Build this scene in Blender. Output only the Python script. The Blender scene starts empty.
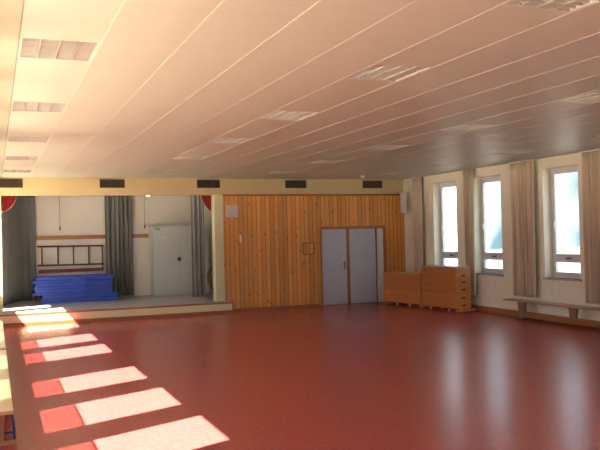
import bpy, bmesh, math, random
from mathutils import Vector, Matrix
random.seed(7)
C = bpy.context.scene.collection
PI = math.pi

# ------------------------------------------------------------------ materials
class NT:
    def __init__(s, name):
        s.m = bpy.data.materials.new(name); s.m.use_nodes = True
        s.t = s.m.node_tree; s.n = s.t.nodes; s.l = s.t.links
        s.b = s.n['Principled BSDF']; s.out = s.n['Material Output']
    def add(s, typ, ins=None, **kw):
        n = s.n.new(typ)
        for k, v in kw.items(): setattr(n, k, v)
        for k, v in (ins or {}).items(): s.set(n.inputs[k], v)
        return n
    def set(s, inp, v):
        if isinstance(v, bpy.types.NodeSocket): s.l.new(v, inp)
        else: inp.default_value = v
    def math(s, op, a, b=0.0, c=None):
        d = {0: a, 1: b}
        if c is not None: d[2] = c
        return s.add('ShaderNodeMath', d, operation=op).outputs[0]
    def mix(s, f, a, b, mode='MIX'):
        n = s.n.new('ShaderNodeMix'); n.data_type = 'RGBA'; n.blend_type = mode
        s.set(n.inputs[0], f); s.set(n.inputs[6], a); s.set(n.inputs[7], b)
        return n.outputs[2]
    def ramp(s, f, stops):
        n = s.n.new('ShaderNodeValToRGB'); e = n.color_ramp.elements
        while len(e) < len(stops): e.new(0.5)
        for i, (p, c) in enumerate(stops): e[i].position = p; e[i].color = c
        s.set(n.inputs[0], f); return n.outputs[0]
    def obj(s): return s.add('ShaderNodeTexCoord').outputs['Object']
    def map(s, v, sc=(1, 1, 1), rot=(0, 0, 0)):
        return s.add('ShaderNodeMapping', {'Vector': v, 'Scale': sc, 'Rotation': rot}).outputs[0]
    def noise(s, v, scale, detail=3, rough=.5, dist=0):
        return s.add('ShaderNodeTexNoise', {'Vector': v, 'Scale': scale, 'Detail': detail, 'Roughness': rough, 'Distortion': dist}).outputs[0]
    def bump(s, h, st=.2, d=.01):
        n = s.add('ShaderNodeBump', {'Height': h, 'Strength': st, 'Distance': d}); s.l.new(n.outputs[0], s.b.inputs['Normal'])
    def base(s, c, rough=.6, metal=0, spec=.5):
        s.set(s.b.inputs['Base Color'], c); s.b.inputs['Roughness'].default_value = rough
        s.b.inputs['Metallic'].default_value = metal; s.b.inputs['Specular IOR Level'].default_value = spec
def rgb(r, g, b): return (r, g, b, 1)

def mat_plain(name, c, rough=.6, metal=0, var=.06, scale=6, bump=0, spec=.5):
    t = NT(name); v = t.obj(); n = t.noise(v, scale, 4)
    lo = rgb(*[x*(1-var) for x in c]); hi = rgb(*[min(1, x*(1+var)) for x in c])
    t.base(t.mix(n, lo, hi), rough, metal, spec)
    if bump: t.bump(t.noise(v, scale*12, 3), bump, .004)
    return t.m

def mat_floor():
    t = NT('red_linoleum'); v = t.obj()
    a = t.noise(v, 22, 6, .65, .3); b = t.noise(v, 60, 3, .6); c = t.noise(v, .5, 3)
    col = t.ramp(a, [(.3, rgb(.35, .062, .058)), (.5, rgb(.40, .078, .072)), (.7, rgb(.45, .100, .092))])
    col = t.mix(t.math('MULTIPLY', b, .35), col, rgb(.33, .052, .054))
    t.base(col, .25, 0, .22)
    t.bump(t.noise(v, 90, 3, .6), .05, .002)
    return t.m

def mat_planks(name, axis='X', width=.118, dark=(.60, .235, .055), light=(.82, .42, .125), groove=True, along='Z', knots=True, rough=.42, off=0.0):
    t = NT(name); sep = t.add('ShaderNodeSeparateXYZ', {0: t.obj()})
    ax = {'X': 0, 'Y': 1, 'Z': 2}
    u = t.math('ADD', sep.outputs[ax[axis]], 50+off); w = sep.outputs[ax[along]]
    third = sep.outputs[3-ax[axis]-ax[along]]
    k = t.math('DIVIDE', u, width); pid = t.math('FLOOR', k); fr = t.math('FRACT', k)
    rnd = t.add('ShaderNodeTexWhiteNoise', {'W': pid}, noise_dimensions='1D').outputs[0]
    vec = t.add('ShaderNodeCombineXYZ', {0: t.math('ADD', u, t.math('MULTIPLY', pid, 3.7)), 1: third, 2: t.math('ADD', w, t.math('MULTIPLY', rnd, 9))}).outputs[0]
    g = t.noise(t.map(vec, (28, 28, 1.6)), 1, 4, .6, .8)
    col = t.mix(g, rgb(*dark), rgb(*light))
    tone = t.math('MULTIPLY_ADD', rnd, .34, .83)
    col = t.mix(1.0, col, t.add('ShaderNodeCombineColor', {0: tone, 1: tone, 2: tone}).outputs[0], 'MULTIPLY')
    if knots:
        vo = t.add('ShaderNodeTexVoronoi', {'Vector': t.map(vec, (8.0, 8.0, 4.2)), 'Scale': 1.0, 'Randomness': 1.0})
        kn = t.ramp(vo.outputs['Distance'], [(.06, rgb(1, 1, 1)), (.17, rgb(0, 0, 0))])
        col = t.mix(kn, col, rgb(dark[0]*.42, dark[1]*.33, dark[2]*.3))
    if groove:
        gm = t.math('LESS_THAN', t.math('ABSOLUTE', t.math('SUBTRACT', fr, .5)), .455)
        col = t.mix(gm, rgb(dark[0]*.35, dark[1]*.3, dark[2]*.3), col)
        t.bump(gm, .5, .01)
    t.base(col, rough, 0, .4)
    return t.m

def mat_curtain(name, c, c2, horiz='Y', scale=30, trans=.0, rough=.9):
    t = NT(name); v = t.obj()
    n = t.noise(t.map(v, (scale, scale, .15)), 1, 3, .6)  # vertical tone streaks: fold shade put into the cloth colour
    w = t.noise(v, 220, 2)
    t.base(t.mix(n, rgb(*c), rgb(*c2)), rough, 0, .15)
    t.set(t.b.inputs['Sheen Weight'], .15)
    t.bump(w, .12, .002)
    if trans:
        tr = t.add('ShaderNodeBsdfTranslucent', {'Color': rgb(*c2)})
        mx = t.add('ShaderNodeMixShader', {0: trans, 1: t.b.outputs[0], 2: tr.outputs[0]})
        t.l.new(mx.outputs[0], t.out.inputs[0])
    return t.m

def mat_glass(name, tint=(.97, .99, 1), gl=.06):
    t = NT(name)
    n = t.noise(t.obj(), 2.5, 2)
    col = t.mix(n, rgb(*[x*.97 for x in tint]), rgb(*tint))
    tr = t.add('ShaderNodeBsdfTransparent', {'Color': col})
    g = t.add('ShaderNodeBsdfGlossy', {'Roughness': .03})
    mx = t.add('ShaderNodeMixShader', {0: gl, 1: tr.outputs[0], 2: g.outputs[0]})
    t.l.new(mx.outputs[0], t.out.inputs[0]); t.n.remove(t.b)
    return t.m

def mat_emit(name, c, s):
    t = NT(name); t.base(rgb(*c), .4)
    n = t.noise(t.obj(), 20, 2); t.set(t.b.inputs['Emission Color'], t.mix(n, rgb(*c), rgb(*[x*.95 for x in c])))
    t.b.inputs['Emission Strength'].default_value = s
    return t.m

def mat_ceiling(name, c):
    t = NT(name); v = t.obj(); sep = t.add('ShaderNodeSeparateXYZ', {0: v})
    k = t.math('FRACT', t.math('DIVIDE', t.math('ADD', sep.outputs[1], 50.2), 1.34))
    n = t.noise(t.map(v, (.35, 5, 1)), 1, 3, .5)
    col = t.mix(n, rgb(*[x*.93 for x in c]), rgb(*c))
    seam = t.math('LESS_THAN', k, .006)
    col = t.mix(t.math('MULTIPLY', seam, .25), col, rgb(*[x*.6 for x in c]))
    t.base(col, .46, 0, .35)
    return t.m

M = {}
M['floor'] = mat_floor()
M['ceil'] = mat_ceiling('ceiling_panel_metal', (.455, .44, .37))
M['seam'] = mat_plain('ceiling_seam_strip', (.49, .475, .405), .4)
M['ceilmargin'] = mat_ceiling('ceiling_margin_board', (.34, .32, .23))
M['plaster'] = mat_plain('cream_plaster', (.90, .86, .71), .85, bump=.08)
M['fascia'] = mat_plain('ochre_cream_paint', (.58, .46, .25), .8, bump=.05)
M['post'] = mat_plain('pale_green_cream_paint', (.66, .64, .42), .7)
M['stagewall'] = mat_plain('off_white_stage_plaster', (.80, .76, .69), .85, var=.05, scale=3)
M['olive'] = mat_plain('olive_brown_wall', (.22, .19, .09), .8)
M['stagefloor'] = mat_plain('grey_stage_lino', (.40, .38, .38), .32, scale=9, var=.12)
M['riser'] = mat_plain('riser_paint', (.72, .68, .46), .6)
M['edge'] = mat_planks('brown_edge_wood', 'Z', .3, (.28, .10, .03), (.42, .17, .06), False, 'X', False)
M['basewood_y'] = mat_planks('skirting_wood', 'Z', .3, (.30, .13, .05), (.44, .21, .09), False, 'Y', False)
M['pine'] = mat_planks('knotty_pine_panelling')
M['trim'] = mat_planks('pine_trim', 'Y', .4, (.42, .16, .045), (.55, .23, .07), False, 'Z', False)
M['door'] = mat_plain('blue_grey_door_laminate', (.48, .52, .60), .45, var=.04)
M['doorpale'] = mat_plain('pale_grey_door_edge', (.72, .72, .70), .5)
M['brass'] = mat_plain('reddish_brass', (.45, .20, .12), .35, .7)
M['dark'] = mat_plain('dark_gap', (.03, .025, .02), .7)
M['ventdark'] = mat_plain('dark_brown_vent_metal', (.075, .05, .035), .5)
M['frame'] = mat_plain('white_window_frame', (.74, .75, .74), .4, var=.03)
M['sill'] = mat_plain('beige_window_sill', (.5, .42, .33), .4, var=.12, scale=20)
M['glass'] = mat_glass('window_glass')
M['glasstint'] = mat_glass('tinted_lower_pane', (.44, .42, .42), .06)
M['curt'] = mat_curtain('beige_fold_shaded_curtain', (.50, .38, .28), (.92, .80, .62), trans=.12)
M['grey'] = mat_curtain('grey_green_stage_curtain', (.09, .095, .09), (.27, .275, .26))
M['grey2'] = mat_curtain('grey_stage_curtain', (.20, .20, .20), (.42, .41, .42))
M['red'] = mat_curtain('dark_red_valance', (.30, .02, .025), (.42, .035, .04))
M['gold'] = mat_plain('gold_fringe', (.55, .36, .22), .7)
M['mat'] = mat_plain('blue_vinyl_mat', (.02, .06, .42), .38, var=.15, bump=.1)
M['mat2'] = mat_plain('bright_blue_vinyl_mat', (.03, .09, .55), .38, var=.12, bump=.1)
M['strap'] = mat_plain('blue_handle_strap', (.08, .14, .5), .6)
M['brownpipe'] = mat_plain('dark_brown_bars', (.10, .045, .03), .4)
M['redboard'] = mat_plain('red_brown_board', (.22, .05, .03), .5)
M['railwood'] = mat_planks('wall_rail_wood', 'Z', .3, (.30, .14, .06), (.40, .20, .09), False, 'X', False)
M['steelcab'] = mat_plain('grey_cabinet_steel', (.66, .71, .69), .45, .0, var=.03)
M['green'] = mat_plain('green_sticker', (.28, .45, .06), .6)
M['white'] = mat_plain('white_plastic', (.75, .75, .72), .4, var=.02)
M['cord'] = mat_plain('grey_cord', (.22, .19, .15), .8)
M['lampshade'] = mat_plain('white_lamp_body', (.7, .65, .58), .5)
M['bulb'] = mat_emit('warm_bulb', (1, .82, .6), 12)
M['hose'] = mat_plain('yellow_green_hoop', (.42, .40, .10), .4)
M['hose2'] = mat_plain('brown_orange_hoop', (.30, .13, .05), .4)
M['box'] = mat_planks('vaulting_box_wood', 'Z', .9, (.54, .175, .05), (.72, .29, .09), False, 'Y', False, .35)
M['boxend'] = mat_planks('vaulting_box_end_wood', 'Z', .9, (.56, .21, .06), (.72, .31, .10), False, 'X', False, .35)
M['boxpale'] = mat_planks('vaulting_box_pale_wood', 'Z', .9, (.5, .25, .1), (.62, .34, .16), False, 'X', False)
M['leather'] = mat_plain('grey_brown_leather', (.42, .29, .22), .35, bump=.15)
M['bench'] = mat_planks('bench_beech', 'X', .5, (.52, .33, .18), (.66, .46, .27), False, 'Y', False, .3)
M['benchleg'] = mat_planks('bench_leg_wood', 'X', .5, (.33, .19, .10), (.44, .27, .15), False, 'Z', False, .4)
M['beam'] = mat_planks('bench_beam_wood', 'X', .5, (.36, .14, .05), (.48, .20, .08), False, 'Y', False, .35)
M['blue'] = mat_plain('blue_painted_tube', (.03, .05, .28), .35)
M['rubber'] = mat_plain('pale_rubber', (.5, .3, .24), .8)
M['spkgrey'] = mat_plain('grey_speaker_cloth', (.55, .54, .58), .8, var=.1, scale=80)
M['spkdark'] = mat_plain('dark_speaker_case', (.05, .045, .05), .5)
M['spksq'] = mat_plain('pale_pinkish_speaker', (.60, .50, .46), .7)
M['louvre'] = mat_plain('matt_aluminium_louvre', (.52, .48, .43), .28, .55, var=.03)
M['tray'] = mat_plain('white_light_tray', (.50, .46, .42), .5, var=.03)
M['tube'] = mat_plain('unlit_fluorescent_tube', (.7, .67, .62), .3, var=.02)
M['ext'] = mat_plain('pale_bounce_ground', (.80, .75, .60), .9, scale=2)  # outside ground, made pale to bounce warm light onto the ceiling
M['dark_ground'] = mat_plain('dark_bounce_ground', (.13, .13, .13), .9, scale=2, var=.3)  # outside ground kept dark so the right ceiling gets little bounce
M['extwall'] = mat_plain('pale_exterior_render', (.72, .70, .66), .9)

# ------------------------------------------------------------------ mesh helpers
def BM(): return bmesh.new()
def box(bm, x0, x1, y0, y1, z0, z1, bev=0, mi=0):
    t = bmesh.new()
    vs = [t.verts.new((x, y, z)) for x in (x0, x1) for y in (y0, y1) for z in (z0, z1)]
    for f in ((0, 1, 3, 2), (4, 6, 7, 5), (0, 4, 5, 1), (2, 3, 7, 6), (0, 2, 6, 4), (1, 5, 7, 3)):
        t.faces.new([vs[i] for i in f])
    bmesh.ops.recalc_face_normals(t, faces=t.faces)
    if bev: bmesh.ops.bevel(t, geom=list(t.edges), offset=bev, segments=2, affect='EDGES', profile=.7)
    merge(bm, t, mi); return bm
def merge(bm, t, mi=0, mtx=None):
    mp = {}
    for v in t.verts: mp[v] = bm.verts.new(mtx @ v.co if mtx else v.co)
    for f in t.faces:
        try: nf = bm.faces.new([mp[v] for v in f.verts]); nf.material_index = mi; nf.smooth = f.smooth
        except ValueError: pass
    t.free()
def prism(bm, pts, axis, a0, a1, bev=0, mi=0):
    """closed 2D polygon extruded along axis; pts are the two remaining coords in order"""
    t = bmesh.new()
    def mk(p, a):
        return {'X': (a, p[0], p[1]), 'Y': (p[0], a, p[1]), 'Z': (p[0], p[1], a)}[axis]
    A = [t.verts.new(mk(p, a0)) for p in pts]; B = [t.verts.new(mk(p, a1)) for p in pts]
    t.faces.new(A); t.faces.new(B[::-1])
    for i in range(len(pts)):
        j = (i+1) % len(pts); t.faces.new([A[i], B[i], B[j], A[j]])
    bmesh.ops.recalc_face_normals(t, faces=t.faces)
    if bev: bmesh.ops.bevel(t, geom=list(t.edges), offset=bev, segments=2, affect='EDGES')
    merge(bm, t, mi); return bm
def tube(bm, path, r, n=10, mi=0, closed=False):
    t = bmesh.new(); P = [Vector(p) for p in path]; rings = []
    for i, p in enumerate(P):
        if closed: d = P[(i+1) % len(P)]-P[i-1]
        else: d = (P[min(i+1, len(P)-1)]-P[max(i-1, 0)])
        d.normalize(); up = Vector((0, 0, 1)) if abs(d.z) < .9 else Vector((1, 0, 0))
        a = d.cross(up).normalized(); b = d.cross(a)
        rr = r[i] if isinstance(r, (list, tuple)) else r
        rings.append([t.verts.new(p+rr*(math.cos(2*PI*k/n)*a+math.sin(2*PI*k/n)*b)) for k in range(n)])
    m = len(rings)
    for i in range(m if closed else m-1):
        A = rings[i]; B = rings[(i+1) % m]
        for k in range(n):
            f = t.faces.new([A[k], A[(k+1) % n], B[(k+1) % n], B[k]]); f.smooth = True
    if not closed: t.faces.new(rings[0][::-1]); t.faces.new(rings[-1])
    bmesh.ops.recalc_face_normals(t, faces=t.faces)
    merge(bm, t, mi); return bm
def lathe(bm, prof, c=(0, 0, 0), n=24, mi=0, axis='Z'):
    t = bmesh.new(); rings = []
    for r, z in prof:
        ring = []
        for k in range(n):
            a = 2*PI*k/n; x, y = r*math.cos(a), r*math.sin(a)
            co = {'Z': (x, y, z), 'Y': (x, z, y), 'X': (z, x, y)}[axis]
            ring.append(t.verts.new(Vector(co)+Vector(c)))
        rings.append(ring)
    for A, B in zip(rings, rings[1:]):
        for k in range(n): f = t.faces.new([A[k], A[(k+1) % n], B[(k+1) % n], B[k]]); f.smooth = True
    t.faces.new(rings[0]); t.faces.new(rings[-1])
    bmesh.ops.recalc_face_normals(t, faces=t.faces)
    merge(bm, t, mi); return bm

def obj(name, bm, mats, parent=None):
    me = bpy.data.meshes.new(name); bm.to_mesh(me); bm.free()
    for m in (mats if isinstance(mats, (list, tuple)) else [mats]): me.materials.append(M[m])
    o = bpy.data.objects.new(name, me); C.objects.link(o)
    if parent: o.parent = parent
    return o
def struct(name, bm, mats, parent=None):
    o = obj(name, bm, mats, parent); o['kind'] = 'structure'; return o
def thing(name, label, cat, loc=(0, 0, 0), rz=0, group=None, kind=None):
    o = bpy.data.objects.new(name, None); C.objects.link(o); o.location = loc; o.rotation_euler = (0, 0, rz)
    o.empty_display_size = .1
    if label: o['label'] = label
    if cat: o['category'] = cat
    if group: o['group'] = group
    if kind: o['kind'] = kind
    return o
def tag(o, label, cat, group=None):
    o['label'] = label; o['category'] = cat
    if group: o['group'] = group
    return o
def dup(root, loc=None, rz=None, label=None):
    r = root.copy(); C.objects.link(r)
    if loc is not None: r.location = loc
    if rz is not None: r.rotation_euler = (0, 0, rz)
    if label: r['label'] = label
    def rec(a, b):
        for ch in list(a.children):
            c = ch.copy(); C.objects.link(c); c.parent = b; rec(ch, c)
    rec(root, r); return r

# ------------------------------------------------------------------ dimensions
XL, XR, YB, YF, H = -.25, 10.41, 18.43, -5.0, 3.30
SY0, SZ = 17.98, .27            # stage front edge, stage height
SYB = 21.6                      # stage rear wall
LINT = 2.90                     # underside of the lintel

def wall_holes(bm, x0, x1, y0, y1, z0, z1, holes):
    """wall running along Y with openings (ya,yb,za,zb)"""
    holes = sorted(holes); y = y0
    for a, b, c, d in holes:
        if a > y: box(bm, x0, x1, y, a, z0, z1)
        box(bm, x0, x1, a, b, z0, c); box(bm, x0, x1, a, b, d, z1); y = b
    if y < y1: box(bm, x0, x1, y, y1, z0, z1)
    return bm

# ------------------------------------------------------------------ floor
bm = BM(); box(bm, XL-.3, XR+.5, YF-.2, SY0+.7, -.12, 0); struct('floor', bm, 'floor')

# ------------------------------------------------------------------ left wall and its windows (sun side)
# (y0, y1, sill, transom, head)
LW = [(a, b, .62, 1.50, 2.98) for a, b in ((-3.3, -2.23), (-1.5, -.43), (.4, 1.47), (2.25, 3.32), (4.02, 5.09))] + [  # this first group is unseen, invented to bring in fill light
      (5.78, 6.85, .62, 1.50, 3.08), (7.48, 8.57, .62, 1.50, 3.00), (9.30, 10.38, .62, 1.44, 2.94), (12.02, 13.10, .58, 1.36, 2.84),
      (13.72, 14.80, .58, 1.34, 2.80), (16.20, 18.42, 1.22, None, 2.70), (18.70, 19.35, .78, None, 2.40)]
bm = BM(); wall_holes(bm, XL-.06, XL, YF, SYB+.2, 0, H, [(a-.05, b+.05, c-.05, e+.05) for a, b, c, d_, e in LW])
struct('wall_left', bm, 'plaster')
# ------------------------------------------------------------------ right wall and its windows
RW = [(-2.2, -1.24), (.2, 1.16), (2.0, 2.96), (4.9, 5.86), (6.9, 7.86), (9.0, 9.96), (11.70, 12.72), (14.12, 15.16), (15.88, 16.93)]  # windows nearer than the visible ones are added, unseen, to light the ceiling
RZ0, RZ1 = .87, 3.09
bm = BM(); wall_holes(bm, XR, XR+.34, YF, YB, 0, H, [(a, b, RZ0, RZ1) for a, b in RW])
struct('wall_right', bm, 'plaster')
# wall behind the viewer; its broad unseen windows are added for fill light
FW = [(.6, 2.8), (3.2, 5.4), (5.8, 8.0), (8.4, 10.0)]
bm = BM(); x = XL-.06
for a, b in FW:
    box(bm, x, a, YF-.2, YF, 0, H); box(bm, a, b, YF-.2, YF, 0, .9); box(bm, a, b, YF-.2, YF, 3.0, H); x = b
box(bm, x, XR+.34, YF-.2, YF, 0, H); struct('wall_front', bm, 'plaster')

wi = 0
def frame_rect(bm, x0, x1, ya, yb, za, zb, w):
    box(bm, x0, x1, ya, ya+w, za, zb, .004); box(bm, x0, x1, yb-w, yb, za, zb, .004)
    box(bm, x0, x1, ya+w, yb-w, za, za+w, .004); box(bm, x0, x1, ya+w, yb-w, zb-w, zb, .004)
for (a, b) in FW:
    wi += 1; w = thing('window_%d' % wi, None, None, ((a+b)/2, YF-.15, .9), kind='structure')  # added out of view, only to let fill light in
    hw = (b-a)/2; f_ = BM()
    for x0, x1, z0, z1 in ((-hw, -hw+.06, 0, 2.1), (hw-.06, hw, 0, 2.1), (-.03, .03, .06, 2.04), (-hw+.06, hw-.06, 0, .06), (-hw+.06, hw-.06, 2.04, 2.1)): box(f_, x0, x1, 0, .05, z0, z1, .004)
    obj('window_frame', f_, 'frame', w)
    g = BM(); box(g, -hw+.05, hw-.05, .02, .026, .05, 2.05); obj('pane', g, 'glass', w)
for (a, b) in RW:
    wi += 1; w = thing('window_%d' % wi, None, None, (XR+.2, (a+b)/2, RZ0), kind='structure')
    hw = (b-a)/2; hh = RZ1-RZ0
    bm = BM(); frame_rect(bm, .0, .07, -hw, hw, 0, hh, .085); box(bm, 0, .07, -hw+.085, hw-.085, .345, .435, .004)
    obj('window_frame', bm, 'frame', w)
    s = BM(); frame_rect(s, -.02, .04, -hw+.08, hw-.08, .43, hh-.08, .05); obj('upper_sash', s, 'frame', w)
    s = BM(); frame_rect(s, -.02, .04, -hw+.08, hw-.08, .08, .35, .035); obj('lower_sash', s, 'frame', w)
    g = BM(); box(g, .015, .025, -hw+.12, hw-.12, .47, hh-.12); obj('pane', g, 'glass', w)
    g = BM(); box(g, .015, .025, -hw+.11, hw-.11, .10, .33); obj('pane', g, 'glass', w)
    h = BM(); box(h, -.045, -.02, -.07, .07, .385, .41, .004); box(h, -.06, -.045, -.06, .06, .38, .39); obj('handle', h, 'ventdark', w)
    h = BM(); box(h, -.05, -.02, hw-.125, hw-.105, 1.0, 1.14, .003); obj('handle', h, 'white', w)
    s = BM(); box(s, -.24, .0, -hw-.03, hw+.03, -.03, .0, .005); obj('window_sill', s, 'sill', w)
for (a, b, z0_, zm_, z1_) in LW:
    wi += 1; w = thing('window_%d' % wi, None, None, (XL-.06, (a+b)/2, z0_), kind='structure')
    hw = (b-a)/2; hh = z1_-z0_
    bm = BM(); frame_rect(bm, .0, .045, -hw-.05, hw+.05, -.05, hh+.05, .05)
    mz = 0
    if zm_: mz = zm_-z0_; box(bm, .01, .03, -hw, hw, mz-.003, mz+.003)
    obj('window_frame', bm, 'frame', w)
    g = BM(); box(g, .015, .022, -hw, hw, mz+(.003 if zm_ else 0), hh); obj('pane', g, 'glass', w)
    if zm_: g = BM(); box(g, .015, .022, -hw, hw, 0, mz-.003); obj('pane', g, 'glasstint', w)

# ------------------------------------------------------------------ ceiling: long panels with seams
S0, SP = .195, .572
cols = [0, 5, 10, 15]
CR = {0: [6.10, 8.75, 11.52, 14.20, 16.85], 5: [3.77, 6.16, 8.68, 11.15, 13.7, 16.3], 10: [6.74, 9.12, 11.5, 14.0, 16.5], 15: [6.9, 9.3, 11.8, 14.2, 16.6]}
LL = .66
bm = BM()
n0 = -1; xs = [XL-.06]
k = 0
while S0+k*SP < XR+.1: xs.append(S0+k*SP); k += 1
xs.append(XR+.34)
for i in range(len(xs)-1):
    x0, x1 = xs[i], xs[i+1]
    if (i-1) in cols:
        y = YF-.2
        for r in CR[i-1]:
            box(bm, x0+.004, x1-.004, y, r-LL/2, H, H+.12); y = r+LL/2
        box(bm, x0+.004, x1-.004, y, YB+.02, H, H+.12)
    else: box(bm, x0+.004, x1-.004, YF-.2, YB+.02, H, H+.12, mi=0 if i else 3)
for i, x in enumerate(xs[1:-1]):
    box(bm, x-(.008 if i else .005), x+(.008 if i else .005), YF-.2, YB, H-.003, H+.118, mi=1 if i else 2)
box(bm, XL-.06, XR+.34, YF-.2, YB+.02, H+.13, H+.2)
struct('ceiling', bm, ['ceil', 'seam', 'cord', 'ceilmargin'])

# light fitting: tray, tubes, long dividers and cross lamellae
def make_light():
    t = thing('ceiling_light', 'x', 'ceiling light', (0, 0, H), 0, 'louvred ceiling lights')
    W = SP-.026; L = LL-.02; D = .085
    b = BM()
    box(b, -W/2, W/2, -L/2, L/2, D, D+.02)
    for s in (-1, 1):
        box(b, s*W/2-.012, s*W/2+.012, -L/2, L/2, 0, D); box(b, -W/2, W/2, s*L/2-.012, s*L/2+.012, 0, D)
    obj('housing', b, 'tray', t)
    b = BM()
    for k in range(1, 4):
        x = -W/2+k*W/4
        prism(b, [(x-.012, .075), (x+.012, .075), (x+.006, .004), (x-.006, .004)], 'Y', -L/2+.012, L/2-.012)
    obj('divider', b, 'louvre', t)
    b = BM()
    for j in range(1, 10):
        y = -L/2+j*L/10
        for k in range(4):
            x0 = -W/2+k*W/4+.014
            prism(b, [(y-.013, .066), (y+.013, .066), (y+.004, .006), (y-.004, .006)], 'X', x0, x0+W/4-.028)
    obj('louvre', b, 'louvre', t)
    for k in range(4):
        b = BM(); x = -W/2+(k+.5)*W/4
        tube(b, [(x, -L/2+.03, .077), (x, L/2-.03, .077)], .007, 8); obj('fluorescent_tube', b, 'tube', t)
    return t
proto = None
cn = {0: 'leftmost row', 5: 'second row from the left', 10: 'third row from the left', 15: 'rightmost row'}
nm = ['nearest', 'second nearest', 'third nearest', 'fourth nearest', 'fifth nearest', 'sixth nearest']
for c in cols:
    for q, y in enumerate(CR[c]):
        lab = 'recessed louvred ceiling light, %s one in the %s' % (nm[q], cn[c])
        loc = (S0+c*SP+SP/2, y, H)
        if proto is None: proto = make_light(); o = proto; o.location = loc; o['label'] = lab
        else: o = dup(proto, loc, 0, lab)

# ------------------------------------------------------------------ back wall: lintel, posts, pine panelling, door opening
DX0, DX1, DZ = 7.89, 9.80, 2.06
bm = BM()
box(bm, XL-.06, XR+.34, YB, YB+.3, LINT, H); struct('wall_back', bm, 'fascia')
bm = BM(); box(bm, XL-.06, XR+.34, SYB-.2-3.0, SYB+.4, 3.22, 3.3)
bm.free()
bm = BM(); box(bm, 5.08, 5.30, YB, YB+.28, SZ, LINT, .004); struct('trim_1', bm, 'post')
bm = BM(); box(bm, XL, .175, YB, YB+.28, SZ, LINT, .004); struct('trim_2', bm, 'post')
bm = BM()
PX0 = 5.30
box(bm, PX0, DX0, YB, YB+.3, 0, LINT); box(bm, DX1, XR, YB, YB+.3, 0, LINT); box(bm, DX0, DX1, YB, YB+.3, DZ, LINT)
struct('wall_panelling', bm, 'pine')
bm = BM(); box(bm, PX0, XR, YB-.02, YB, LINT-.035, LINT+.005, .004); struct('trim_3', bm, 'edge')
bm = BM(); box(bm, PX0, DX0-.02, YB-.018, YB, 0, .06, .003); struct('baseboard_back', bm, 'edge')
bm = BM(); box(bm, XR-.022, XR, YF, YB-.02, 0, .13, .004); struct('baseboard_right', bm, 'basewood_y')
bm = BM(); box(bm, XL, XL+.02, YF, SY0, 0, .08, .004); struct('baseboard_left', bm, 'basewood_y')

# double door
d = thing('door_1', None, None, ((DX0+DX1)/2, YB, 0), kind='structure')
hw = (DX1-DX0)/2
b = BM(); box(b, -hw, -hw+.045, -.03, .12, 0, DZ, .004); box(b, hw-.05, hw, -.03, .12, 0, DZ, .004); box(b, -hw+.045, hw-.05, -.03, .12, DZ-.07, DZ, .004)
obj('door_frame', b, 'trim', d)
b = BM(); box(b, -.905, -.175, .03, .075, .01, DZ-.075, .003); l1 = obj('door_leaf', b, 'door', d)
b = BM(); box(b, -.085, .685, .03, .075, .01, DZ-.075, .003); l2 = obj('door_leaf', b, 'door', d)
b = BM(); box(b, -.165, -.135, .025, .085, .01, DZ-.075, .002); obj('dark_gap_strip', b, 'edge', d)
b = BM(); box(b, -.13, -.095, .02, .08, .01, DZ-.075, .002); obj('rebate_strip', b, 'trim', d)
b = BM(); box(b, .705, .72, .05, .1, .01, DZ-.075); obj('gap', b, 'dark', d)
b = BM(); box(b, .725, hw-.05, .01, .08, .01, DZ-.075, .003); obj('side_panel', b, 'doorpale', d)['label'] = 'pale narrow side panel'
b = BM(); box(b, -.265, -.21, .015, .03, .93, 1.13, .006)
tube(b, [(-.235, .02, 1.07), (-.235, -.03, 1.07), (-.265, -.035, 1.07), (-.33, -.035, 1.07)], .011, 8)
lathe(b, [(.018, .0), (.018, .02)], (-.235, .005, .98), 12, axis='Y'); obj('door_handle', b, 'brass', l1)
# unseen slab added behind the door so no light leaks
bm = BM(); box(bm, PX0, XR+.34, YB+.3, YB+.36, 0, H); struct('light_block_behind_door', bm, 'dark')

# vents in the lintel
def make_vent(first):
    t = thing('air_vent', 'x', 'vent', (0, YB, 3.165), 0, 'air vents in the lintel')
    b = BM(); w, h = .29, .10
    frame = [(-w, -w+.015, -h, h), (w-.015, w, -h, h), (-w+.015, w-.015, -h, -h+.015), (-w+.015, w-.015, h-.015, h)]
    for x0, x1, z0, z1 in frame: box(b, x0, x1, -.014, -.001, z0, z1, .002)
    obj('frame', b, 'ventdark', t)
    b = BM(); box(b, -w+.015, w-.015, -.003, -.001, -h+.015, h-.015); obj('backing', b, 'dark', t)
    for k in range(6):
        b = BM(); z = -h+.03+k*.028
        prism(b, [(-.012, z-.004), (-.012, z), (-.004, z+.013), (-.004, z+.009)], 'X', -w+.015, w-.015); obj('slat', b, 'ventdark', t)
    return t
vx = [(.35, 'dark slotted air vent in the lintel, cut off by the left picture edge'),
      (2.62, 'dark slotted air vent in the lintel above the middle stage curtain'),
      (4.945, 'dark slotted air vent in the lintel above the right stage curtain'),
      (7.255, 'dark slotted air vent above the pine panelling, left of the double door'),
      (9.46, 'dark slotted air vent at the right end, above the double door')]
v0 = None
for x, lab in vx:
    if v0 is None: v0 = make_vent(1); v = v0; v.location = (x, YB, 3.165); v['label'] = lab
    else: dup(v0, (x, YB, 3.165), 0, lab)

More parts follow.
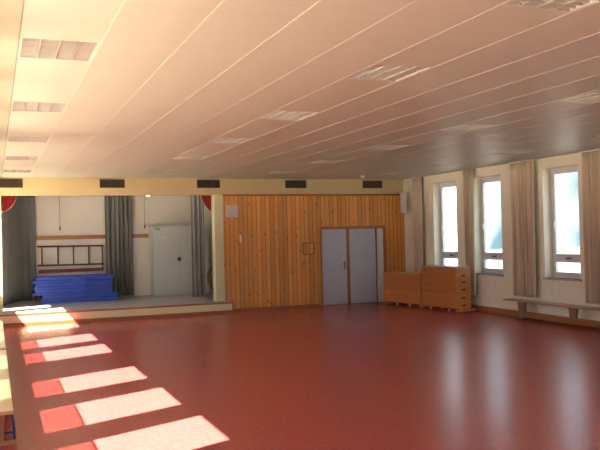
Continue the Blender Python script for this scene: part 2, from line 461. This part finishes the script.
# ------------------------------------------------------------------ stage
bm = BM(); box(bm, XL, 5.36, SY0+.02, SYB+.1, 0, SZ-.03); box(bm, 5.36, 6.3, YB+.3, SYB+.1, 0, SZ-.03)
struct('stage_base', bm, 'riser')
bm = BM(); box(bm, XL, 5.38, SY0+.03, YB+.3, SZ-.03, SZ); box(bm, XL, 6.3, YB+.3, SYB+.1, SZ-.03, SZ); struct('stage_floor', bm, 'stagefloor')
bm = BM(); box(bm, XL, 5.39, SY0+.014, SY0+.03, SZ-.04, SZ+.003, .006); box(bm, 5.36, 5.395, SY0+.03, YB-.02, SZ-.04, SZ+.003, .006); struct('trim_4', bm, 'edge')
bm = BM(); box(bm, XL, 5.36, SY0-.002, SY0+.018, 0, .075, .004); struct('baseboard_stage', bm, 'edge')
bm = BM(); box(bm, 5.362, 5.40, SY0+.02, YB-.02, 0, SZ-.042, .003); struct('trim_5', bm, 'olive')
bm = BM(); box(bm, XL-.06, 6.5, SYB, SYB+.2, 0, 3.4); struct('wall_stage_back', bm, 'stagewall')
bm = BM(); box(bm, 6.3, 6.5, YB+.36, SYB, 0, 3.4); struct('wall_stage_right', bm, 'olive')
bm = BM(); box(bm, XL-.06, 6.5, YB+.3, SYB+.2, 3.2, 3.4); struct('ceiling_stage', bm, 'stagewall')
bm = BM(); box(bm, 3.5, 3.54, SYB-.012, SYB, SZ, 2.2) ; bm.free()

# curtains: gathered cloth with real thickness
def cloth(path, z0, z1, folds, amp, seed=0, thick=.006, flare=1.0, nz=14, per=10):
    rnd = random.Random(seed); b = bmesh.new()
    Q = [Vector((p[0], p[1], 0)) for p in path]; P0, P1 = Q[0], Q[-1]
    seg = [(Q[i+1]-Q[i]).length for i in range(len(Q)-1)]; tot = sum(seg)
    def along(u):
        q = u*tot
        for i, sl in enumerate(seg):
            if q <= sl or i == len(seg)-1:
                dd = (Q[i+1]-Q[i]).normalized(); return Q[i]+dd*q, Vector((-dd.y, dd.x, 0))
            q -= sl
    N = folds*per; ph = [rnd.uniform(-.5, .5) for _ in range(folds+2)]; am = [rnd.uniform(.6, 1.15) for _ in range(folds+2)]
    cen = (P0+P1)/2
    def pt(i, j, side):
        u = i/N; z = z1+(z0-z1)*j/nz; f = u*folds; k = int(min(folds-1, math.floor(f)))
        q = am[k]*(1-(f-k))+am[k+1]*(f-k)
        a = amp*q*(.55+.45*j/nz)*math.sin(2*PI*f+.5*math.sin(3*u*PI+j*.18)+ph[0])
        a += amp*.25*math.sin(4.7*PI*f+seed+j*.1)
        p, nrm = along(u); p = cen+(p-cen)*(1+(flare-1)*j/nz)
        p = p+nrm*(a+side*thick); p.z = z
        return p
    V = {}
    for s in (0, 1):
        for i in range(N+1):
            for j in range(nz+1): V[s, i, j] = b.verts.new(pt(i, j, s))
    for i in range(N):
        for j in range(nz):
            b.faces.new([V[0, i, j], V[0, i, j+1], V[0, i+1, j+1], V[0, i+1, j]])
            b.faces.new([V[1, i, j], V[1, i+1, j], V[1, i+1, j+1], V[1, i, j+1]])
    for i in range(N):
        b.faces.new([V[0, i, 0], V[0, i+1, 0], V[1, i+1, 0], V[1, i, 0]]); b.faces.new([V[0, i, nz], V[1, i, nz], V[1, i+1, nz], V[0, i+1, nz]])
    for j in range(nz):
        b.faces.new([V[0, 0, j], V[1, 0, j], V[1, 0, j+1], V[0, 0, j+1]]); b.faces.new([V[0, N, j], V[0, N, j+1], V[1, N, j+1], V[1, N, j]])
    bmesh.ops.recalc_face_normals(b, faces=b.faces)
    for f in b.faces: f.smooth = True
    return b

CX = XR-.09
wc = [((CX, 17.32), (CX, 17.80), .50, 4, 'narrow beige gathered curtain in the far right corner behind the low vaulting box'),
      ((CX, 15.00), (CX, 15.42), .36, 4, 'narrow beige curtain between the two farthest windows, behind the tall vaulting box'),
      ((CX, 12.86), (CX, 13.64), .46, 6, 'wide beige gathered curtain between the middle and nearest windows, over the bench end'),
      ((CX, 11.0), (CX, 11.50), .46, 5, 'beige gathered curtain at the right picture edge beside the nearest window')]
for i, (a, b_, z0, f, lab) in enumerate(wc):
    o = thing('window_curtain', lab, 'curtain', (0, 0, 0), 0, 'beige curtains on the window wall')
    obj('drape', cloth([a, b_], z0, 3.275, f, .062, 10+i), 'curt', o)
    r = BM(); box(r, CX-.015, CX+.015, a[1]-.05, b_[1]+.05, 3.278, H, .002); obj('curtain_rail', r, 'white', o)

sc = [([(.20, 20.25), (.42, 21.0), (.62, 21.44), (1.04, 21.50)], SZ+.03, 9, 'grey', 'dark grey-green stage curtain at the far left of the stage', .045),
      ([(2.84, 21.50), (3.58, 21.50)], SZ+.03, 6, 'grey', 'dark grey-green stage curtain hanging in the middle between mats and cabinet', .055),
      ([(4.82, 19.78), (5.16, 19.78)], SZ+.03, 3, 'grey2', 'lighter grey stage curtain hanging beside the right-hand post', .05)]
for i, (pa, z0, f, m, lab, am) in enumerate(sc):
    o = thing('stage_curtain', lab, 'curtain', (0, 0, 0), 0, 'grey stage curtains')
    obj('drape', cloth(pa, z0, 3.15, f, am, 30+i), m, o)
    r = BM(); tube(r, [(p[0], p[1], 3.17) for p in pa], .014, 8); obj('curtain_rod', r, 'cord', o)

# red swags tucked behind the lintel corners
def swag(x_edge, direction, w, drop, y, zt=3.0):
    b = bmesh.new(); N, J = 26, 16
    V = {}
    for s in (0, 1):
        for i in range(N+1):
            u = i/N
            hgt = drop*math.sqrt(max(0, 1-u*u))+.02
            for j in range(J+1):
                v = j/J
                z = zt-hgt*v
                r = .03*math.sin(16*(v+u*.6))*(.3+.7*v)
                V[s, i, j] = b.verts.new((x_edge+direction*w*u, y+r-.03*math.sin(v*PI)+s*.008, z))
    for i in range(N):
        for j in range(J):
            b.faces.new([V[0, i, j], V[0, i+1, j], V[0, i+1, j+1], V[0, i, j+1]]); b.faces.new([V[1, i, j], V[1, i, j+1], V[1, i+1, j+1], V[1, i+1, j]])
        b.faces.new([V[0, i, J], V[0, i+1, J], V[1, i+1, J], V[1, i, J]]); b.faces.new([V[0, i, 0], V[1, i, 0], V[1, i+1, 0], V[0, i+1, 0]])
    for j in range(J):
        b.faces.new([V[0, 0, j], V[0, 0, j+1], V[1, 0, j+1], V[1, 0, j]]); b.faces.new([V[0, N, j], V[1, N, j], V[1, N, j+1], V[0, N, j+1]])
    bmesh.ops.recalc_face_normals(b, faces=b.faces)
    for f in b.faces: f.smooth = True
    edge = [V[0, i, J].co + Vector((0, -.01, 0)) for i in range(N+1)]
    return b, [tuple(e) for e in edge]
for x, dr, w, drop, yy, lab in ((.16, 1, .36, .46, 18.95, 'dark red draped valance with pale fringe in the upper left stage corner'),
                         (5.34, -1, .46, .54, 18.95, 'dark red draped valance in the upper right stage corner')):
    b, e = swag(x, dr, w, drop, yy, 3.02)
    o = thing('stage_valance', lab, 'valance', (0, 0, 0), 0, 'red stage valances')
    obj('drape', b, 'red', o); f = BM(); tube(f, e, .011, 6); obj('fringe', f, 'gold', o)
    r = BM(); tube(r, [(x, yy, 3.035), (x+dr*w, yy, 3.035)], .015, 8); tube(r, [(x+dr*w*.5, yy, 3.04), (x+dr*w*.5, yy, 3.2)], .006, 6); obj('valance_rod', r, 'cord', o)

# mats
def mat_mesh(L, W, T):
    b = BM(); box(b, -L/2, L/2, -W/2, W/2, 0, T, .018); return b
MY = 20.92
z = SZ
low = [(2.02, .07, 1.92, 'lowest blue gym mat of the pile, lying on the stage floor'),
       (2.05, .07, 1.92, 'second lowest blue gym mat of the pile, shifted to the right'),
       (2.07, .07, 1.88, 'blue gym mat third from the bottom, last of the right-shifted layers')]
up = [(1.86, .076, 1.96, 'blue gym mat fourth from the bottom, first of the left-shifted layers'),
      (1.90, .076, 1.90, 'blue gym mat fifth from the bottom of the pile'),
      (1.89, .076, 1.93, 'blue gym mat fourth from the top of the pile'),
      (1.91, .076, 1.90, 'blue gym mat third from the top of the pile'),
      (1.87, .076, 1.94, 'blue gym mat second from the top of the pile'),
      (1.95, .076, 1.93, 'topmost blue gym mat of the pile, below the brown board')]
for i, (x, t, L, lab) in enumerate(low+up):
    dy = random.uniform(-.03, .03)-(.05 if i < 3 else 0)
    o = thing('gym_mat', lab, 'mat', (x, MY+dy, z+.001), random.uniform(-.012, .012), 'blue gym mats piled on the stage')
    obj('mat_body', mat_mesh(L, .92, t-.003), 'mat' if i % 2 else 'mat2', o)
    for s in (-.55, .35):
        b = BM(); tube(b, [(s-.08, -.46, t*.5), (s-.05, -.485, t*.5), (s+.05, -.485, t*.5), (s+.08, -.46, t*.5)], .008, 6); obj('carry_strap', b, 'strap', o)
    z += t

# wooden wall rail, brown ladder-like bars and board
b = BM(); box(b, 1.00, 4.03, SYB-.035, SYB, 1.88, 1.985, .004); tag(obj('wall_rail', b, 'railwood'), 'long wooden rail fixed across the white stage rear wall', 'wall rail')
t = thing('ladder', 'dark brown ladder hung sideways on the white wall above the blue mats', 'ladder', (0, SYB-.05, 0))
for z_ in (1.70, 1.20):
    b = BM(); tube(b, [(1.08, 0, z_+.005), (2.80, 0, z_-.01)], .021, 8); obj('side_rail', b, 'brownpipe', t)
for i, x in enumerate((1.19, 1.60, 2.00, 2.40, 2.76)):
    b = BM(); tube(b, [(x, -.0, 1.70), (x, -.0, 1.20 if i < 4 else 1.08)], .017, 8); obj('rung', b, 'brownpipe', t)
b = BM(); box(b, 1.10, 2.79, SYB-.06, SYB, 1.0, 1.09, .005); tag(obj('wall_board', b, 'redboard'), 'red-brown wooden board on the stage wall just above the mat pile', 'board')

# steel cabinet
t = thing('steel_cabinet', 'tall pale grey two-door steel cabinet on the stage beside the right curtain', 'cabinet', (4.83, 21.05, SZ))
b = BM(); box(b, -.78, .78, .02, .46, .03, 1.93, .004); box(b, -.75, .75, .05, .43, 0, .03); obj('body', b, 'steelcab', t)
b = BM(); box(b, -.775, -.0015, -.005, .018, .06, 1.91, .004); dl = obj('cabinet_door', b, 'steelcab', t)
b = BM(); box(b, .0015, .775, -.005, .018, .06, 1.91, .004); dr = obj('cabinet_door', b, 'steelcab', t)
b = BM(); lathe(b, [(.05, 0), (.052, -.01), (.03, -.015), (.022, -.045), (.034, -.05), (.03, -.065)], (-.06, -.005, 1.0), 20, axis='Y'); obj('round_handle', b, 'ventdark', dl)
b = BM(); box(b, -.70, -.57, -.009, -.005, 1.80, 1.86); obj('sticker', b, 'green', dl)['label'] = 'small green sticker'
b = BM(); box(b, -.53, -.37, -.009, -.005, 1.55, 1.63); obj('note', b, 'white', dl)['label'] = 'small white label'
for z_ in (.35, 1.0, 1.65):
    b = BM(); tube(b, [(-.778, -.006, z_-.04), (-.778, -.006, z_+.04)], .008, 6); obj('hinge', b, 'steelcab', dl)

# cords and lamps over the stage
for x, y, z_, lab in ((1.66, 21.5, 2.14, 'thin hanging pull cord with weight on the left of the stage wall'), (3.92, 21.5, 2.15, 'thin hanging pull cord with weight just left of the steel cabinet')):
    t = thing('pull_cord', lab, 'cord', (x, y, 3.2), 0, 'pull cords on the stage')
    b = BM(); tube(b, [(0, 0, 0), (0, 0, z_-3.2+.08)], .006, 6); obj('cord', b, 'cord', t)
    b = BM(); lathe(b, [(.006, .1), (.016, .07), (.018, .0), (.01, -.01)], (0, 0, z_-3.2), 10); obj('weight', b, 'ventdark', t)
for x, lab, m in ((3.79, 'small glowing spot lamp under the stage ceiling above the steel cabinet', 'bulb'), (1.28, 'small unlit spot lamp under the stage ceiling near the left curtain', 'tube')):
    t = thing('spot_lamp', lab, 'lamp', (x, 20.2, 3.2), 0, 'stage spot lamps')
    b = BM(); tube(b, [(0, 0, 0), (0, 0, -.14)], .012, 8); obj('stem', b, 'white', t)
    b = BM(); lathe(b, [(.03, .06), (.05, .05), (.075, 0), (.075, -.01)], (0, 0, -.18), 18); obj('lamp_shade', b, 'lampshade', t)
    b = BM(); lathe(b, [(.05, .02), (.055, 0), (.05, -.025), (.02, -.045)], (0, 0, -.19), 16); obj('bulb', b, m, t)

# hoops leaning behind the right curtain
for x, y, r, m, lab in ((5.78, 20.45, .40, 'hose', 'yellow-green hoop leaning behind the grey curtain by the post'), (5.86, 20.75, .36, 'hose2', 'brown-orange hoop leaning behind the yellow-green hoop')):
    b = BM(); tube(b, [(x+r*math.cos(a)*.9, y+.22*math.sin(a)+.1, SZ+.02+r+r*math.sin(a)) for a in [2*PI*k/40 for k in range(40)]], .02, 8, closed=True)
    tag(obj('hoop', b, m), lab, 'hoop')

# small fittings on the pine wall
t = thing('wall_speaker', 'small square pale speaker panel high on the pine wall beside the stage', 'speaker', (5.53, YB, 2.49))
b = BM(); box(b, -.15, .15, -.05, 0, -.155, .155, .008); obj('casing', b, 'spksq', t)
b = BM(); box(b, -.10, .10, -.056, -.048, -.10, .10, .004); obj('grille', b, 'spkgrey', t)
t = thing('light_switch', 'narrow white wall switch strip on the pine wall near the stage', 'switch', (5.735, YB, 1.80))
b = BM(); box(b, -.022, .022, -.014, 0, -.105, .105, .004); obj('plate', b, 'white', t)
b = BM(); box(b, -.012, .012, -.02, -.013, -.03, .03, .002); obj('rocker', b, 'white', t)
M['hatchtrim'] = mat_planks('hatch_trim_wood', 'X', .4, (.36, .13, .04), (.45, .19, .06), False, 'Z', False)
t = thing('wall_hatch', 'small square pine framed hatch on the pine wall left of the double door', 'hatch', (7.57, YB, 1.50))
b = BM(); w = .16
for x0, x1, z0, z1 in ((-w, -w+.03, -w, w), (w-.03, w, -w, w), (-w+.03, w-.03, -w, -w+.03), (-w+.03, w-.03, w-.03, w)): box(b, x0, x1, -.022, 0, z0, z1, .003)
obj('frame', b, 'hatchtrim', t)
b = BM(); box(b, -w+.034, w-.034, -.012, 0, -w+.034, w-.034, .002); obj('panel', b, 'pine', t)
b = BM(); lathe(b, [(.012, -.012), (.012, -.03), (.005, -.034)], (.09, 0, 0), 10, axis='Y'); obj('knob', b, 'ventdark', t)
# corner speaker
t = thing('corner_speaker', 'tall slim grey loudspeaker mounted high in the far right corner', 'speaker', (10.24, 18.15, 2.66), math.radians(-30))
b = BM(); box(b, -.085, .085, -.08, .08, -.29, .29, .008); obj('casing', b, 'spkdark', t)
b = BM(); box(b, -.083, .083, -.1, -.078, -.287, .287, .006); obj('grille', b, 'spkgrey', t)
b = BM(); box(b, -.02, .02, .08, .33, -.05, .05, .004); obj('bracket', b, 'ventdark', t)
# detector on the ceiling
t = thing('smoke_detector', 'small white round detector under the ceiling near the far wall', 'detector', (8.6, 17.3, H))
b = BM(); lathe(b, [(.06, 0), (.06, -.02), (.045, -.035)], (0, 0, 0), 20); obj('base', b, 'white', t)
b = BM(); lathe(b, [(.035, -.035), (.033, -.055), (.015, -.065)], (0, 0, 0), 20); obj('sensor', b, 'white', t)

# ------------------------------------------------------------------ vaulting boxes
def vaulting_box(name, label, loc, rz, L, W, secs, padded, slots, wheels, skirt):
    t = thing(name, label, 'vaulting box', loc, rz, 'vaulting boxes')
    z = .07
    for i, h in enumerate(secs):
        b = BM(); th = .022
        box(b, 0, th, .0, L, z+.007, z+h, .003); box(b, W-th, W, 0, L, z+.007, z+h, .003)
        sec = obj('section', b, 'box', t)
        b = BM(); box(b, -.004, W+.004, -.006, .018, z+.007, z+h, .003); obj('end_board', b, 'boxend', sec)
        b = BM(); box(b, -.004, W+.004, L-.018, L+.006, z+.007, z+h, .003); obj('end_board', b, 'boxend', sec)
        if slots:
            b = BM(); zz = z+h*slots[i]
            box(b, W/2-.055, W/2+.055, -.0075, -.004, zz-.016, zz+.016); obj('grip_hole', b, 'dark', sec)
        z += h
    b = BM(); box(b, -.01, W+.01, -.012, L+.012, z+.002, z+.02, .003); obj('top_board', b, 'box', t)
    if padded:
        b = BM(); box(b, -.005, W+.005, -.008, L+.008, z+.02, z+.06, .018); obj('leather_pad', b, 'leather', t)
    if skirt:
        b = BM(); box(b, -.02, W+.10, -.07, .03, .012, .065, .004); box(b, -.02, W+.06, L-.03, L+.03, .012, .065, .004); obj('base_frame', b, 'boxpale', t)
    for y in wheels:
        for x in (.04, W-.04):
            b = BM(); lathe(b, [(.03, -.012), (.034, 0), (.03, .012)], (x, y, .0355), 14, axis='X'); obj('wheel', b, 'white', t)
            b = BM(); box(b, x-.02, x+.02, y-.02, y+.02, .06, .08); obj('wheel_bracket', b, 'ventdark', t)
    if not skirt:
        for y in (.03, L-.03):
            b = BM(); box(b, .0, W, y-.02, y+.02, .001, .07, .003); obj('foot_block', b, 'box', t)
    return t
vaulting_box('vaulting_box', 'tall wooden vaulting box with leather top and grip holes, in front of the window',
             (9.79, 15.03, 0), math.radians(2.5), 1.42, .40, [.165, .185, .185, .185, .19], True, [.5, .5, .5, .45, .25], [.35, 1.1], True)
b = None
vaulting_box('vaulting_box', 'low wooden vaulting box without padding, left of the taller one near the door',
             (9.715, 16.50, 0), math.radians(10.3), 1.43, .45, [.36, .38], False, None, [.45, .95], False)
# extra grip hole of the top section of the tall box
# ------------------------------------------------------------------ gym benches
def gym_bench(label, loc, L, flip=1, w=.26, blue_frame=False, h=.40):
    t = thing('gym_bench', label, 'bench', loc, 0, None)
    b = BM(); box(b, -w/2, w/2, 0, L, h-.035, h, .008); obj('seat_board', b, 'bench', t)
    b = BM(); box(b, -.028, .028, .5 if blue_frame else .62, L-.5, .045, .145, .006); obj('lower_beam', b, 'beam', t)
    for y in (.48, L/2, L-.48):
        b = BM(); z0 = .02 if y != L/2 else .148
        if y == L/2 or not blue_frame:
            prism(b, [(y-.075, z0), (y+.075, z0), (y+.115, h-.037), (y-.115, h-.037)], 'X', -.03, .03, .004)
        else:
            prism(b, [(-.05, z0), (.05, z0), (.07, h-.037), (-.07, h-.037)], 'Y', y-.03, y+.03, .004)
        lg = obj('leg', b, 'benchleg', t)
        if y != L/2:
            b = BM(); box(b, -.13, .15, y-.05, y+.05, .0005, .022, .006)
            obj('rubber_foot', b, 'rubber' if blue_frame else 'blue', lg)
    if blue_frame:
        for y in (.53, L-.53):
            for s in (-1, 1):
                b = BM(); tube(b, [(0, y, .335), (s*.05, y, .335), (s*.10, y, .31), (s*.13, y, .25), (s*.14, y, .18), (s*.145, y, .03)], .014, 10); obj('steel_brace', b, 'blue', t)
            b = BM(); box(b, -.14, .14, y-.035, y-.015, .085, .11, .003); obj('crossbar', b, 'blue', t)
    else:
        b = BM(); box(b, -.1, .08, -.03, .0, h-.05, h-.02, .004); obj('end_hook', b, 'blue', t)
    return t
gym_bench('long low wooden gym bench along the right wall below the nearest window', (10.17, 9.65, 0), 4.0)
gym_bench('near wooden gym bench with blue steel legs at the lower left edge', (.005, 7.10, 0), 4.05, blue_frame=True)
gym_bench('far wooden gym bench at the left edge, closer to the stage', (.005, 11.30, 0), 4.05, blue_frame=True)

# ------------------------------------------------------------------ exterior ground, tones set for the light it bounces inside
bm = BM(); box(bm, -60, 2, -60, 80, -.6, -.45); struct('ground_outside', bm, 'ext')
bm = BM(); box(bm, 2, 70, -60, 80, -.6, -.45); struct('yard_outside', bm, 'dark_ground')

# ------------------------------------------------------------------ light
sd = bpy.data.lights.new('sun', 'SUN'); sd.energy = 54; sd.angle = math.radians(.55); sd.color = (1, .90, .74)
so = bpy.data.objects.new('sun', sd); C.objects.link(so)
so.rotation_euler = Vector((.739, .335, -1)).to_track_quat('-Z', 'Y').to_euler()

w = bpy.data.worlds.new('sky'); bpy.context.scene.world = w; w.use_nodes = True
nt = w.node_tree; bg = nt.nodes['Background']
tc = nt.nodes.new('ShaderNodeTexCoord'); mp = nt.nodes.new('ShaderNodeMapping'); mp.inputs['Scale'].default_value = (9, 9, 5)
mp.inputs['Rotation'].default_value = (.6, .3, .2)
ns = nt.nodes.new('ShaderNodeTexNoise'); ns.inputs['Scale'].default_value = 1.0; ns.inputs['Detail'].default_value = 2
rp = nt.nodes.new('ShaderNodeValToRGB'); rp.color_ramp.elements[0].position = .38; rp.color_ramp.elements[1].position = .60
rp.color_ramp.elements[0].color = (.07, .115, .135, 1); rp.color_ramp.elements[1].color = (.78, .90, 1, 1)
nt.links.new(tc.outputs['Generated'], mp.inputs[0]); nt.links.new(mp.outputs[0], ns.inputs[0]); nt.links.new(ns.outputs[0], rp.inputs[0])
nt.links.new(rp.outputs[0], bg.inputs[0]); bg.inputs[1].default_value = 5.0

def portal(name, loc, rot, sx, sy):
    l = bpy.data.lights.new(name, 'AREA'); l.shape = 'RECTANGLE'; l.size = sx; l.size_y = sy; l.cycles.is_portal = True
    o = bpy.data.objects.new(name, l); C.objects.link(o); o.location = loc; o.rotation_euler = rot
for a, b_ in RW: portal('sky_portal', (XR+.33, (a+b_)/2, (RZ0+RZ1)/2), (0, PI/2, 0), RZ1-RZ0, b_-a)
for a, b_, c, d_, e in LW: portal('sky_portal', (XL-.08, (a+b_)/2, (c+e)/2), (0, -PI/2, 0), e-c, b_-a)
for a, b_ in FW: portal('sky_portal', ((a+b_)/2, YF-.22, 1.95), (-PI/2, 0, 0), b_-a, 2.1)

# ------------------------------------------------------------------ camera
cd = bpy.data.cameras.new('camera'); cam = bpy.data.objects.new('camera', cd); C.objects.link(cam)
yaw, pit, rol = .3793, .0132, -.0233
f = Vector((math.sin(yaw)*math.cos(pit), math.cos(yaw)*math.cos(pit), math.sin(pit)))
r = Vector((math.cos(yaw), -math.sin(yaw), 0)); u = r.cross(f)
c_, s_ = math.cos(rol), math.sin(rol)
r2 = c_*r+s_*u; u2 = -s_*r+c_*u
m = Matrix((r2, u2, -f)).transposed().to_4x4(); m.translation = Vector((0, 0, 1.85))
cam.matrix_world = m
cd.sensor_width = 36; cd.lens = 770/600*36; cd.clip_end = 300; cd.clip_start = .05
sc_ = bpy.context.scene; sc_.camera = cam
sc_.view_settings.view_transform = 'Standard'; sc_.view_settings.look = 'None'; sc_.view_settings.gamma = 1
sc_.view_settings.exposure = 0.25; sc_.view_settings.use_curve_mapping = False
